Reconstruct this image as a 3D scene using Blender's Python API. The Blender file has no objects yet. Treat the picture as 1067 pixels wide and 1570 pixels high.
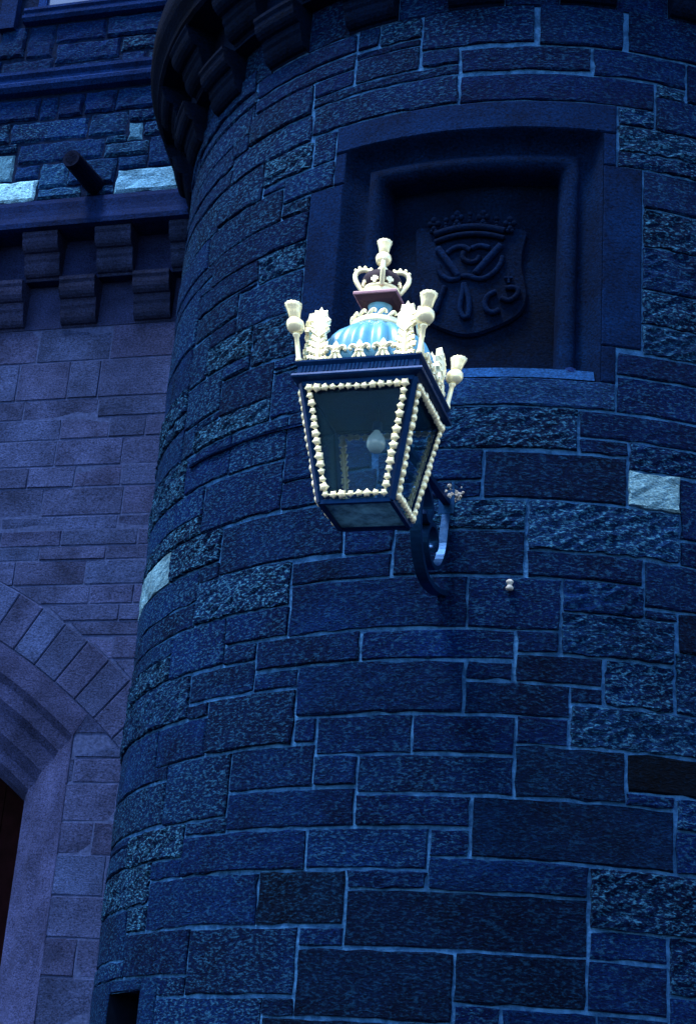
import bpy, math, random
from mathutils import Vector, Matrix

S = bpy.context.scene
COL = S.collection
random.seed(7)
rad = math.radians

# ---------------------------------------------------------------- camera
cam = bpy.data.cameras.new('camera')
cam.sensor_fit = 'VERTICAL'
cam.sensor_height = 36.0
cam.lens = 36.0 * 2467.25 / 1570.0
cam.clip_start = 0.1
cam.clip_end = 2000
camo = bpy.data.objects.new('camera', cam)
COL.objects.link(camo)
_r = Vector((0.99711895, -0.02780889, 0.07057238))
_u = Vector((-0.07585377, -0.36555555, 0.92769356))
_f = Vector((0.0, 0.93037401, 0.36661178))
_m = Matrix.Identity(4)
for _i in range(3):
    _m[_i][0] = _r[_i]; _m[_i][1] = _u[_i]; _m[_i][2] = -_f[_i]
_m[2][3] = 1.6
camo.matrix_world = _m
S.camera = camo

# ---------------------------------------------------------------- light
SUN_EL, SUN_AZ = rad(65), rad(230)          # azimuth clockwise from +Y
w = bpy.data.worlds.new('World'); S.world = w; w.use_nodes = True
nt = w.node_tree
sky = nt.nodes.new('ShaderNodeTexSky'); sky.sky_type = 'NISHITA'; sky.sun_disc = False
sky.sun_elevation = SUN_EL; sky.sun_rotation = SUN_AZ
sky.air_density = 1.6; sky.dust_density = 0.6; sky.ozone_density = 3.0
bg = nt.nodes['Background']; bg.inputs['Strength'].default_value = 0.095
nt.links.new(sky.outputs[0], bg.inputs['Color'])
sun = bpy.data.lights.new('sun', 'SUN'); sun.energy = 1.5; sun.angle = rad(14); sun.color = (1.0, 0.97, 0.92)
suno = bpy.data.objects.new('sun', sun); COL.objects.link(suno)
_d = Vector((math.sin(SUN_AZ) * math.cos(SUN_EL), math.cos(SUN_AZ) * math.cos(SUN_EL), math.sin(SUN_EL)))
suno.rotation_euler = _d.to_track_quat('Z', 'Y').to_euler()
suno.location = _d * 60
S.view_settings.view_transform = 'Standard'
S.view_settings.look = 'None'
S.view_settings.exposure = 2.1
S.view_settings.gamma = 1.0

# ---------------------------------------------------------------- helpers
class MB:
    def __init__(s): s.v = []; s.f = []
    def add(s, vs, fs):
        o = len(s.v); s.v += [tuple(x) for x in vs]; s.f += [tuple(i + o for i in f) for f in fs]
    def box(s, x0, x1, y0, y1, z0, z1, fn=None):
        vs = [(x0,y0,z0),(x1,y0,z0),(x1,y1,z0),(x0,y1,z0),(x0,y0,z1),(x1,y0,z1),(x1,y1,z1),(x0,y1,z1)]
        if fn: vs = [fn(*q) for q in vs]
        s.add(vs, [(3,2,1,0),(4,5,6,7),(0,1,5,4),(1,2,6,5),(2,3,7,6),(3,0,4,7)])
    def lathe(s, prof, n=24, lobes=0, amp=0.0, cx=0, cy=0, cap=True):
        vs = []
        for r, z in prof:
            for k in range(n):
                a = 2 * math.pi * k / n
                rr = r * (1 + (amp * (abs(math.sin(lobes * a / 2)) - 0.6) if lobes else 0))
                vs.append((cx + rr * math.cos(a), cy + rr * math.sin(a), z))
        fs = []
        for i in range(len(prof) - 1):
            for k in range(n):
                k2 = (k + 1) % n
                fs.append((i*n+k, i*n+k2, (i+1)*n+k2, (i+1)*n+k))
        if cap:
            fs.append(tuple(range(n - 1, -1, -1))); m = (len(prof) - 1) * n
            fs.append(tuple(m + k for k in range(n)))
        s.add(vs, fs)
    def tube(s, pts, r, n=8, flat=None, up=(0, 0, 1), cap=True):
        """tube along a polyline; r a number or a list; flat=(ru, rv) scales the section"""
        pts = [Vector(q) for q in pts]; m = len(pts); vs = []; fs = []
        prev = None
        for i, q in enumerate(pts):
            t = (pts[min(i+1, m-1)] - pts[max(i-1, 0)]).normalized()
            a = Vector(up) if prev is None else prev
            a = a - t * a.dot(t)
            if a.length < 1e-5: a = Vector((1, 0, 0)) - t * t.x
            a.normalize(); prev = a; b = t.cross(a)
            rr = r[i] if isinstance(r, (list, tuple)) else r
            fu, fv = flat or (1, 1)
            for k in range(n):
                an = 2 * math.pi * (k + .5) / n
                vs.append(q + a * (math.cos(an) * rr * fu) + b * (math.sin(an) * rr * fv))
        for i in range(m - 1):
            for k in range(n):
                k2 = (k + 1) % n
                fs.append((i*n+k, i*n+k2, (i+1)*n+k2, (i+1)*n+k))
        if cap:
            fs.append(tuple(range(n - 1, -1, -1))); fs.append(tuple((m-1)*n + k for k in range(n)))
        s.add(vs, fs)
    def grid(s, fn, nu, nv):
        vs = [fn(i / nu, j / nv) for j in range(nv + 1) for i in range(nu + 1)]
        fs = [(j*(nu+1)+i, j*(nu+1)+i+1, (j+1)*(nu+1)+i+1, (j+1)*(nu+1)+i) for j in range(nv) for i in range(nu)]
        s.add(vs, fs)
    def mesh(s, name, mat, smooth=False):
        me = bpy.data.meshes.new(name); me.from_pydata(s.v, [], s.f)
        me.materials.append(mat)
        me.update()
        if smooth: me.shade_smooth() if hasattr(me, 'shade_smooth') else None
        return me
    def build(s, name, mat, parent=None, smooth=False, color=None, **props):
        return link(name, s.mesh(name, mat, smooth), parent, color, **props)

def link(name, me, parent=None, color=None, **props):
    o = bpy.data.objects.new(name, me); COL.objects.link(o)
    if parent: o.parent = parent
    if color: o.color = color
    for k, v in props.items(): o[k] = v
    return o

def empty(name, loc, rz=0, **props):
    o = bpy.data.objects.new(name, None); COL.objects.link(o)
    o.location = loc; o.rotation_euler = (0, 0, rz); o.empty_display_size = .2
    for k, v in props.items(): o[k] = v
    return o

# ---------------------------------------------------------------- materials
def newmat(name):
    m = bpy.data.materials.new(name); m.use_nodes = True
    n = m.node_tree; b = n.nodes['Principled BSDF']
    return m, n, b

def N(n, t, **kw):
    x = n.nodes.new(t)
    for k, v in kw.items(): setattr(x, k, v)
    return x

def ramp(n, fac, stops):
    r = N(n, 'ShaderNodeValToRGB')
    e = r.color_ramp.elements
    while len(e) < len(stops): e.new(.5)
    for q, (pos, c) in zip(e, stops):
        q.position = pos; q.color = (c, c, c, 1) if not isinstance(c, tuple) else (*c, 1)
    n.links.new(fac, r.inputs[0]); return r.outputs[0]

def mixc(n, mode, fac, a, b):
    x = N(n, 'ShaderNodeMix', data_type='RGBA', blend_type=mode)
    for sock, v in ((x.inputs[0], fac), (x.inputs[6], a), (x.inputs[7], b)):
        if hasattr(v, 'is_output'): n.links.new(v, sock)
        elif isinstance(v, (int, float)): sock.default_value = v
        else: sock.default_value = (*v, 1)
    return x.outputs[2]

def noise(n, vec, scale, detail=5, rough=.6):
    x = N(n, 'ShaderNodeTexNoise'); x.inputs['Scale'].default_value = scale
    x.inputs['Detail'].default_value = detail; x.inputs['Roughness'].default_value = rough
    n.links.new(vec, x.inputs['Vector']); return x.outputs[0]

def stone_mat(name, fleck=(0.035, 0.155, 0.32), stretch=2.2, scale=36, bump=1.0):
    """object colour = the stone's own colour, object alpha = how much pale grain it shows"""
    m, n, b = newmat(name)
    tc = N(n, 'ShaderNodeTexCoord'); oi = N(n, 'ShaderNodeObjectInfo')
    mu = N(n, 'ShaderNodeMath', operation='MULTIPLY'); mu.inputs[1].default_value = 37.0
    n.links.new(oi.outputs['Random'], mu.inputs[0])
    ad = N(n, 'ShaderNodeVectorMath', operation='ADD'); n.links.new(tc.outputs['Object'], ad.inputs[0]); n.links.new(mu.outputs[0], ad.inputs[1])
    mp = N(n, 'ShaderNodeMapping'); mp.inputs['Scale'].default_value = (1, 1, stretch); n.links.new(ad.outputs[0], mp.inputs['Vector'])
    v = mp.outputs[0]
    grain = noise(n, v, scale, 7, .68)
    blot = noise(n, ad.outputs[0], 2.6, 4, .6)
    fine = noise(n, v, 62, 4, .7)
    base = mixc(n, 'MULTIPLY', 1.0, oi.outputs['Color'], ramp(n, blot, [(.3, .55), (.7, 1.5)]))
    base = mixc(n, 'MULTIPLY', 1.0, base, ramp(n, fine, [(.32, .35), (.70, 2.1)]))
    fl = ramp(n, grain, [(.51, 0.0), (.62, 1.0)])
    fm = N(n, 'ShaderNodeMath', operation='MULTIPLY'); n.links.new(fl, fm.inputs[0]); n.links.new(oi.outputs['Alpha'], fm.inputs[1])
    fcol = mixc(n, 'MIX', oi.outputs['Alpha'], tuple(q * w_ for q, w_ in zip(fleck, (.08, .36, .58))), fleck)
    col = mixc(n, 'MIX', fm.outputs[0], base, fcol)
    n.links.new(col, b.inputs['Base Color'])
    b.inputs['Roughness'].default_value = .9; b.inputs['Specular IOR Level'].default_value = .03
    hol = noise(n, v, 7, 3, .5)
    hm = N(n, 'ShaderNodeMath', operation='MULTIPLY'); n.links.new(hol, hm.inputs[0]); hm.inputs[1].default_value = .7
    hg = N(n, 'ShaderNodeMath', operation='ADD'); n.links.new(grain, hg.inputs[0]); n.links.new(hm.outputs[0], hg.inputs[1])
    hs = N(n, 'ShaderNodeMath', operation='ADD'); n.links.new(hg.outputs[0], hs.inputs[0])
    h2 = N(n, 'ShaderNodeMath', operation='MULTIPLY'); n.links.new(fine, h2.inputs[0]); h2.inputs[1].default_value = .45
    n.links.new(h2.outputs[0], hs.inputs[1])
    bp = N(n, 'ShaderNodeBump'); bp.inputs['Strength'].default_value = bump; bp.inputs['Distance'].default_value = .03
    n.links.new(hs.outputs[0], bp.inputs['Height']); n.links.new(bp.outputs[0], b.inputs['Normal'])
    return m

M_STONE = stone_mat('sooty_stone')
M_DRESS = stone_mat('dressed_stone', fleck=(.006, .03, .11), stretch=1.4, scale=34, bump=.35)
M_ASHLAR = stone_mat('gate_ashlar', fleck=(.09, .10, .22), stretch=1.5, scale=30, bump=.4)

def plain(name, col, rough=.6, var=.3, scale=12, bump=0, metal=0, spec=.4, col2=None):
    m, n, b = newmat(name)
    tc = N(n, 'ShaderNodeTexCoord')
    f = noise(n, tc.outputs['Object'], scale, 5, .65)
    if col2: c = mixc(n, 'MIX', ramp(n, f, [(.4, 0.), (.65, 1.)]), col, col2)
    else: c = mixc(n, 'MULTIPLY', 1.0, col, ramp(n, f, [(.3, 1 - var), (.7, 1 + var)]))
    n.links.new(c, b.inputs['Base Color'])
    b.inputs['Roughness'].default_value = rough; b.inputs['Metallic'].default_value = metal
    b.inputs['Specular IOR Level'].default_value = spec
    if bump:
        bp = N(n, 'ShaderNodeBump'); bp.inputs['Strength'].default_value = bump; bp.inputs['Distance'].default_value = .02
        n.links.new(f, bp.inputs['Height']); n.links.new(bp.outputs[0], b.inputs['Normal'])
    return m

M_MORTAR = plain('lime_mortar', (.010, .048, .14), .95, .85, 16, .9, spec=.03, col2=(.032, .125, .33))
M_GMORTAR = plain('gate_mortar', (.026, .045, .13), .95, .4, 30, .5, spec=.03)
M_DARKMORTAR = plain('dark_mortar', (.002, .008, .032), .95, .5, 30, .8, spec=.03)
M_DARK = plain('dark_void', (.001, .003, .010), .95, .3, spec=.02)  # near-black colour stands in for the loophole's unlit depth
M_GOLD = plain('gold_leaf', (.98, .90, .62), .30, .05, 40, .1, metal=.38, spec=.6)
M_NAVY = plain('navy_paint', (.0015, .016, .066), .40, .25, 30, .08, metal=.15, spec=.16)
M_DOME = plain('dome_paint', (.06, .27, .48), .40, .18, 14, .05, spec=.6)
M_PURPLE = plain('plum_paint', (.24, .12, .19), .5, .2, 20)
M_PLUM_SHADED = plain('shaded_plum_paint', (.035, .014, .030), .6, .2, 20, spec=.2)  # plum paint darkened in colour for the shade under the plinth
M_VELVET = plain('crown_cap', (.012, .004, .018), .8, .2, 20)
M_IRON = plain('bracket_paint', (.002, .018, .060), .36, .25, 25, .1, metal=.5, spec=.3)
M_WOOD = plain('gate_wood', (.006, .0020, .0035), .95, .4, 9, .3, spec=.03)
M_GROUND = plain('paving', (.022, .026, .040), .9, .4, 3, .3)
M_BULB = plain('bulb_glass', (.34, .48, .55), .12, .1, 5, spec=.8)
M_LEAD = plain('lead_white', (.30, .33, .36), .7, .3, 60, .3)
M_TUFT = plain('pale_mortar_lump', (.42, .40, .36), .95, .5, 60, .8, col2=(.08, .11, .18))

def glass(name, dust=.10, dcol=(.015, .10, .22, 1), dirt='ShaderNodeBsdfDiffuse'):
    m, n, b = newmat(name)
    out = n.nodes['Material Output']
    tr = N(n, 'ShaderNodeBsdfTransparent'); tr.inputs[0].default_value = (.86, .93, .97, 1)
    gl = N(n, 'ShaderNodeBsdfGlossy'); gl.inputs['Roughness'].default_value = .10; gl.inputs[0].default_value = (.07, .15, .27, 1)
    df = N(n, dirt); df.inputs[0].default_value = dcol
    fr = N(n, 'ShaderNodeFresnel'); fr.inputs[0].default_value = 1.45
    a = N(n, 'ShaderNodeMixShader'); n.links.new(fr.outputs[0], a.inputs[0]); n.links.new(tr.outputs[0], a.inputs[1]); n.links.new(gl.outputs[0], a.inputs[2])
    tc = N(n, 'ShaderNodeTexCoord')
    f = noise(n, tc.outputs['Object'], 9, 5, .7)
    d = ramp(n, f, [(.35, dust * .3), (.75, dust * 2.2)])
    c = N(n, 'ShaderNodeMixShader'); n.links.new(d, c.inputs[0]); n.links.new(a.outputs[0], c.inputs[1]); n.links.new(df.outputs[0], c.inputs[2])
    n.links.new(c.outputs[0], out.inputs['Surface'])
    return m
M_GLASS = glass('dusty_glass', .07)
M_GLASS2 = glass('frosted_base_glass', .42, (.30, .58, .75, 1), 'ShaderNodeBsdfTranslucent')
M_WINDOW = plain('window_glass', (.03, .06, .16), .06, .2, 4, spec=1.0)

for m_, c_ in ((M_NAVY, (.12, .35, 1)), (M_IRON, (.12, .38, 1))):
    m_.node_tree.nodes['Principled BSDF'].inputs['Specular Tint'].default_value = (*c_, 1)

# stone colours by tone index
def tone(t, k=1.0):
    base = {-2: (.0001, .0018, .007), -1: (.0001, .0034, .018), 0: (.0002, .0052, .034), 1: (.0003, .0058, .032), 2: (.0012, .010, .042), 3: (.020, .066, .13), 4: (.075, .18, .29)}[t]
    al = {-2: .05, -1: .24, 0: .38, 1: .72, 2: 1.0, 3: .6, 4: .62}[t]
    j = random.uniform(.78, 1.25) * k; h = random.uniform(.9, 1.12)
    return (base[0] * j * h, base[1] * j, base[2] * j / h, al * random.uniform(.7, 1.3))

# ---- surveyed stones: (s0, s1, z0, z1, tone); s is arc length round the tower, z height, metres
STONES=[
(-5.002,-2.414,1.597,2.403,0),(-2.411,-2.156,2.293,2.403,0),(-2.414,-1.578,1.609,2.292,0),(-1.578,-1.385,2.193,2.292,0),(-1.576,-0.537,1.639,2.193,-1),
(-0.536,-0.305,1.654,2.293,0),(-0.305,0.162,1.687,2.292,0),(0.163,1.280,1.741,2.222,0),(-1.385,-0.544,2.197,2.537,-1),(-0.544,0.109,2.294,2.546,-1),(0.110,0.525,2.295,2.546,0),
(0.528,1.286,2.404,2.690,1),(0.527,1.281,2.222,2.403,0),(0.114,0.525,2.549,2.689,0),(0.116,1.292,2.692,3.001,1),(-1.131,0.110,2.548,2.835,-1),(-1.392,-1.131,2.539,2.645,0),
(-2.153,-1.392,2.293,2.648,0),(-2.859,-2.153,2.405,2.653,0),(-5.002,-2.859,2.403,2.510,0),(-5.002,-2.898,2.511,2.802,0),(-2.898,-2.627,2.657,2.805,1),(-5.002,-2.637,2.805,3.045,1),
(-2.627,-1.672,2.653,2.932,0),(-1.672,-1.138,2.648,2.933,-1),(-1.134,-0.700,2.836,2.934,0),(-0.700,0.112,2.835,3.004,0),(-0.702,-0.492,3.005,3.153,0),(-0.492,0.562,3.006,3.324,-1),
(0.565,1.297,3.005,3.222,0),(0.570,1.300,3.225,3.398,1),(0.297,0.567,3.326,3.398,0),(0.299,1.303,3.399,3.607,-2),(-0.279,0.296,3.328,3.606,-1),(-0.277,-0.004,3.607,3.752,0),
(-0.001,1.308,3.609,3.837,2),(-0.003,0.173,3.838,3.935,0),(0.175,0.566,3.838,4.094,1),(0.570,1.313,3.840,4.175,1),(-0.553,-0.004,3.754,3.936,0),(-0.554,-0.295,3.940,4.048,0),
(-0.295,0.171,3.937,4.095,0),(-1.526,-0.556,3.758,4.048,0),(-0.824,-0.280,3.542,3.753,0),(-1.376,-0.825,3.539,3.754,0),(-1.522,-1.376,3.609,3.756,0),(-1.376,-1.119,3.368,3.539,0),
(-1.116,-0.281,3.328,3.539,0),(-1.115,-0.496,3.154,3.324,0),(-1.952,-1.118,3.154,3.365,0),(-1.957,-1.378,3.369,3.608,0),(-2.196,-1.526,3.610,3.928,0),(-1.837,-1.528,3.930,4.045,0),
(-2.406,-2.198,3.840,3.932,0),(-2.409,-1.837,3.934,4.121,0),(-5.002,-2.409,3.854,4.130,1),(-2.738,-2.196,3.603,3.838,0),(-5.002,-2.738,3.515,3.850,0),(-2.554,-1.957,3.238,3.602,0),
(-2.734,-2.555,3.514,3.603,0),(-5.002,-2.554,3.250,3.514,0),(-3.038,-2.303,3.045,3.236,1),(-5.002,-3.042,3.182,3.250,0),(-5.002,-3.038,3.047,3.182,0),(-2.303,-1.952,3.155,3.236,0),
(-2.300,-1.389,2.933,3.151,0),(-2.637,-2.300,2.932,3.041,0),(-1.386,-0.702,2.936,3.154,0),(-1.837,-1.150,4.048,4.230,0),(-1.148,-0.295,4.050,4.225,0),(-0.294,-0.063,4.099,4.226,0),
(-0.059,0.566,4.097,4.338,1),(-0.056,0.390,4.338,4.522,1),(0.391,0.583,4.340,4.402,0),(0.391,1.322,4.406,4.674,0),(0.586,1.317,4.178,4.406,-1),(-0.255,0.389,4.524,4.680,0),
(-0.255,0.600,4.683,4.974,2),(0.600,1.326,4.675,4.823,0),(0.602,1.329,4.827,5.193,0),(0.299,0.601,4.978,5.194,4),(0.301,1.336,5.197,5.368,1),(-0.506,0.298,4.977,5.267,-1),
(0.016,0.300,5.270,5.369,0),(0.013,1.340,5.371,5.537,0),(-1.161,0.013,5.279,5.542,1),(-1.117,-0.507,5.085,5.277,0),(-0.674,-0.508,4.979,5.083,0),(-1.116,-0.674,4.977,5.083,0),
(-0.991,-0.257,4.792,4.976,2),(-0.994,-0.259,4.528,4.791,0),(-1.300,-0.994,4.674,4.976,0),(-2.244,-1.302,4.692,5.007,0),(-1.633,-0.997,4.528,4.673,0),(-1.619,-0.562,4.231,4.527,0),
(-0.562,-0.060,4.226,4.521,0),(-2.440,-1.636,4.423,4.692,1),(-2.110,-1.621,4.237,4.421,0),(-2.108,-1.839,4.122,4.234,0),(-2.684,-2.110,4.132,4.420,0),(-5.002,-2.858,4.798,5.025,4),
(-2.854,-2.244,4.797,5.018,1),(-2.445,-2.244,4.694,4.794,0),(-5.002,-2.446,4.582,4.794,0),(-5.002,-2.443,4.421,4.582,0),(-5.002,-2.686,4.298,4.421,0),(-5.002,-2.684,4.134,4.298,2),
(-5.002,-2.488,5.025,5.163,1),(-5.002,-2.490,5.163,5.362,0),(-2.488,-1.761,5.018,5.345,0),(-1.758,-1.163,5.189,5.542,0),(-1.760,-1.119,5.008,5.189,0),(-2.254,-1.759,5.345,5.634,0),
(-2.716,-0.767,5.545,5.545,0),(-2.710,-1.920,5.635,5.789,2),(-2.785,-2.255,5.363,5.632,0),(-5.002,-2.785,5.362,5.635,2),(-2.901,-2.711,5.635,5.850,0),(-5.002,-2.905,5.892,6.011,2),
(-5.002,-2.918,6.011,6.201,1),(-5.002,-2.903,5.636,5.889,0),(-2.903,-2.430,5.850,6.152,0),(-2.430,-2.148,6.044,6.153,0),(-2.428,-1.920,5.789,6.044,0),(-1.920,-1.594,5.934,5.955,1),
(-1.918,-1.590,5.638,5.932,0),(-2.148,-1.745,6.045,6.353,1),(-2.658,-2.149,6.153,6.356,2),(-2.658,-2.338,6.359,6.483,0),(-2.902,-2.338,6.483,6.676,0),(-2.157,-1.745,6.637,6.839,2),
(-2.899,-2.157,6.676,6.841,0),(-2.337,-1.745,6.356,6.637,0),(-2.716,-1.745,6.841,7.050,0),(-2.835,-1.987,7.054,7.302,0),(-1.985,-1.745,7.050,7.168,1),(-1.987,-1.575,7.171,7.367,0),
(-2.201,-1.762,7.371,7.578,1),(-1.762,-1.575,7.371,7.601,0),(-2.606,-1.790,7.579,7.795,0),(-2.418,-1.802,7.796,8.028,0),(-2.732,-2.201,7.304,7.579,0),(-2.199,-1.988,7.304,7.371,0),
(-5.002,-2.419,7.915,8.138,0),(-5.002,-2.608,7.740,7.915,0),(-5.002,-2.607,7.584,7.738,0),(-5.002,-2.732,7.302,7.583,0),(-5.002,-2.835,7.055,7.299,0),(-5.002,-2.718,6.945,7.054,0),
(-5.002,-2.902,6.496,6.941,0),(-5.002,-2.918,6.201,6.494,0),(-2.915,-2.658,6.154,6.479,0),(-1.800,-1.482,7.902,8.030,0),(-1.479,-1.025,7.902,8.087,0),(-1.021,-0.762,7.903,8.032,0),
(-1.799,-0.765,7.824,7.901,0),(-1.787,-0.761,7.604,7.822,0),(-0.762,0.057,7.825,8.009,0),(0.059,0.656,7.809,8.011,0),(-0.757,0.452,7.602,7.808,0),(0.453,0.654,7.713,7.807,2),
(0.214,0.452,7.465,7.601,2),(0.453,1.377,7.464,7.712,0),(0.658,1.382,7.713,8.011,0),(0.215,1.375,7.286,7.464,2),(0.213,1.372,7.170,7.285,1),(0.375,1.370,6.904,7.166,0),
(0.376,1.365,6.640,6.900,1),(0.373,1.360,6.352,6.637,1),(0.374,1.355,6.125,6.348,1),(0.374,1.351,5.927,6.121,2),(0.226,1.347,5.773,5.926,0),(0.223,1.345,5.540,5.773,0),
(-1.314,-1.022,8.143,8.307,1),(-1.022,-0.300,8.033,8.320,0),(-0.282,0.253,8.013,8.326,0),(0.274,0.935,8.013,8.333,0),(-2.377,-1.482,8.031,8.158,0),(-2.379,-1.481,8.158,8.307,0),
(-1.482,-1.024,8.087,8.143,0),(-1.478,-1.315,8.154,8.320,0),(-4.550,-2.405,8.248,8.433,0),(-3.347,-2.381,8.138,8.248,0),(0.940,1.060,8.010,8.310,0),(-3.600,-3.350,8.140,8.250,0),
(0.160,0.530,2.220,2.290,0),(-2.610,-2.420,7.790,7.920,0),(-2.900,-2.720,6.840,6.940,0),(-1.760,-1.590,5.540,5.640,0),(-2.710,-2.430,5.790,5.850,0),(-1.920,-1.740,5.960,6.040,0),
(-2.340,-2.160,6.640,6.680,0),(-2.900,-2.860,2.510,2.660,0),(-2.420,-2.380,8.030,8.140,0),]
EMB={
 'shield':[(-1.073,6.904),(-0.965,6.870),(-0.708,6.867),(-0.453,6.842),(-0.293,6.832),(-0.328,6.705),(-0.336,6.569),(-0.302,6.436),(-0.290,6.339),(-0.337,6.229),(-0.490,6.150),(-0.679,6.091),(-0.870,6.165),(-1.018,6.259),(-1.081,6.383),(-1.074,6.481),(-1.050,6.614),(-1.064,6.754)],
 'band1':[(-0.924,6.805),(-0.826,6.831),(-0.684,6.843),(-0.561,6.827),(-0.456,6.801)],
 'band2':[(-0.917,6.753),(-0.823,6.780),(-0.704,6.793),(-0.559,6.781),(-0.458,6.750)],
 'leaves':[(-0.930,6.912),(-0.849,6.926),(-0.774,6.942),(-0.690,6.954),(-0.601,6.934),(-0.512,6.912),(-0.424,6.883)],
 'c1':[(-0.833,6.669),(-0.786,6.704),(-0.722,6.710),(-0.677,6.677)],
 'c2':[(-0.669,6.691),(-0.615,6.710),(-0.551,6.689)],
 'hook':[(-0.720,6.671),(-0.729,6.626),(-0.684,6.592),(-0.631,6.598),(-0.614,6.633)],
 'v1':[(-0.896,6.710),(-0.743,6.501)],
 'v2':[(-0.478,6.705),(-0.638,6.513)],
 'l1':[(-0.890,6.595),(-0.875,6.539),(-0.830,6.492),(-0.776,6.477),(-0.734,6.496)],
 'l2':[(-0.659,6.491),(-0.593,6.470),(-0.522,6.508),(-0.473,6.570),(-0.464,6.626)],
 'mid':[(-0.743,6.501),(-0.690,6.502),(-0.646,6.491)],
 'u1':[(-0.709,6.450),(-0.716,6.374),(-0.732,6.291),(-0.709,6.224),(-0.676,6.217),(-0.663,6.265),(-0.673,6.363),(-0.709,6.450)],
 'cc':[(-0.496,6.387),(-0.548,6.367),(-0.571,6.314),(-0.554,6.261),(-0.511,6.242),(-0.471,6.264)],
 'ss':[(-0.464,6.343),(-0.412,6.320),(-0.363,6.356),(-0.351,6.396),(-0.382,6.417),(-0.437,6.409)],
 'x1':[(-0.419,6.507),(-0.417,6.444)],
 'x2':[(-0.448,6.480),(-0.393,6.480)],
 'lv':[(-0.985,6.457),(-0.933,6.330),(-0.892,6.246),(-0.863,6.359),(-0.832,6.441)],
}
RUBBLE=[(-4.922,-4.430,9.849,10.098,-1),(-4.430,-4.254,9.846,10.099,0),(-4.254,-4.001,9.847,10.099,-1),(-4.001,-3.695,9.862,10.098,-1),(-3.695,-3.213,9.863,10.100,0),(-4.684,-3.925,9.620,9.846,1),(-3.925,-3.559,9.613,9.860,1),(-3.559,-3.200,9.729,9.862,0),(-3.543,-3.398,9.537,9.729,3),(-3.398,-3.117,9.565,9.727,0),(-4.574,-3.745,9.390,9.611,0),(-3.744,-3.544,9.535,9.610,2),(-3.745,-3.322,9.384,9.534,2),(-3.321,-2.968,9.246,9.562,0),(-4.889,-4.575,9.525,9.620,2),(-4.950,-4.578,9.225,9.524,3),(-4.578,-4.325,9.224,9.389,1),(-4.325,-4.050,9.127,9.387,2),(-3.905,-3.597,9.109,9.383,1),(-3.597,-3.321,9.244,9.384,1),(-4.950,-4.325,9.000,9.224,4),(-4.323,-3.906,9.000,9.127,2),(-3.595,-2.903,9.000,9.244,4),(-4.048,-3.905,9.131,9.388,0),(-3.851,-3.595,9.000,9.109,1),(-4.947,-4.684,9.621,9.847,-1),(-4.883,-4.365,10.360,10.524,0),(-4.365,-3.727,10.441,10.661,0),(-3.727,-3.229,10.498,10.662,1),(-3.704,-3.460,10.361,10.498,0),(-4.950,-4.883,10.360,10.552,0),(-4.364,-4.208,10.360,10.439,-1),(-4.208,-3.704,10.360,10.441,0),(-3.459,-3.177,10.360,10.497,0),(-4.950,-4.673,10.552,10.897,0),(-4.673,-4.396,10.524,10.900,0),(-4.396,-3.897,10.664,10.900,0),(-3.897,-3.211,10.662,10.900,0),]

# ================================================================ STRUCTURE
gm = MB(); gm.add([(-400,-400,0),(400,-400,0),(400,400,0),(-400,400,0)], [(0,1,2,3)])
gm.build('ground', M_GROUND, kind='structure')

R, AX, AY = 2.6, 1.2330, 10.7587
def cp(s, z, dr=0.0):
    a = s / R; r = R + dr
    return (r * math.sin(a), -r * math.cos(a), z)

def block(mb, s0, s1, z0, z1, dr=0.0, joint=.008, bev=.007, back=.07, du=.16, dv=.13, rough=.003, fn=cp, edge=.005, taper=None):
    """one dressed block lying on a surface fn(s, z, proud): bevelled, slightly uneven face"""
    s0 += joint; s1 -= joint; z0 += joint; z1 -= joint
    bev = min(bev, (s1 - s0) * .25, (z1 - z0) * .25)
    nu = max(2, int(math.ceil((s1 - s0) / du))); nv = max(2, int(math.ceil((z1 - z0) / dv)))
    us = [s0 + bev + (s1 - s0 - 2 * bev) * i / nu for i in range(nu + 1)]
    zs = [z0 + bev + (z1 - z0 - 2 * bev) * j / nv for j in range(nv + 1)]
    def sx(s, z):
        if taper is None: return s
        l0, l1 = taper(z); return l0 + (l1 - l0) * (s - s0) / (s1 - s0)
    o = len(mb.v)
    tilt = random.uniform(-.004, .004); tl2 = random.uniform(-.003, .003)
    for j, z in enumerate(zs):
        for i, s in enumerate(us):
            d = dr + random.uniform(-rough, rough) + tilt * (j / nv - .5) * 2 + tl2 * (i / nu - .5) * 2
            mb.v.append(fn(sx(s, z), z, d))
    W = nu + 1
    for j in range(nv):
        for i in range(nu):
            mb.f.append((o + j*W+i, o + j*W+i+1, o + (j+1)*W+i+1, o + (j+1)*W+i))
    loop = [i for i in range(W)] + [(j)*W + nu for j in range(1, nv+1)] + [nv*W + i for i in range(nu-1, -1, -1)] + [j*W for j in range(nv-1, 0, -1)]
    pts = [(us[i], z0) for i in range(W)] + [(s1, zs[j]) for j in range(1, nv+1)] + [(us[i], z1) for i in range(nu-1, -1, -1)] + [(s0, zs[j]) for j in range(nv-1, 0, -1)]
    pts[0] = (s0, z0); pts[nu] = (s1, z0); pts[nu+nv] = (s1, z1); pts[2*nu+nv] = (s0, z1)
    n = len(loop); a = len(mb.v)
    jit = [(s + random.uniform(-edge, edge), z + random.uniform(-edge, edge)) for s, z in pts]
    for s, z in jit: mb.v.append(fn(sx(s, z), z, dr - bev * .9))
    b = len(mb.v)
    for s, z in jit: mb.v.append(fn(sx(s, z), z, -back))
    for k in range(n):
        k2 = (k + 1) % n
        mb.f.append((a + k, a + k2, o + loop[k2], o + loop[k]))
        mb.f.append((b + k, b + k2, a + k2, a + k))

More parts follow.
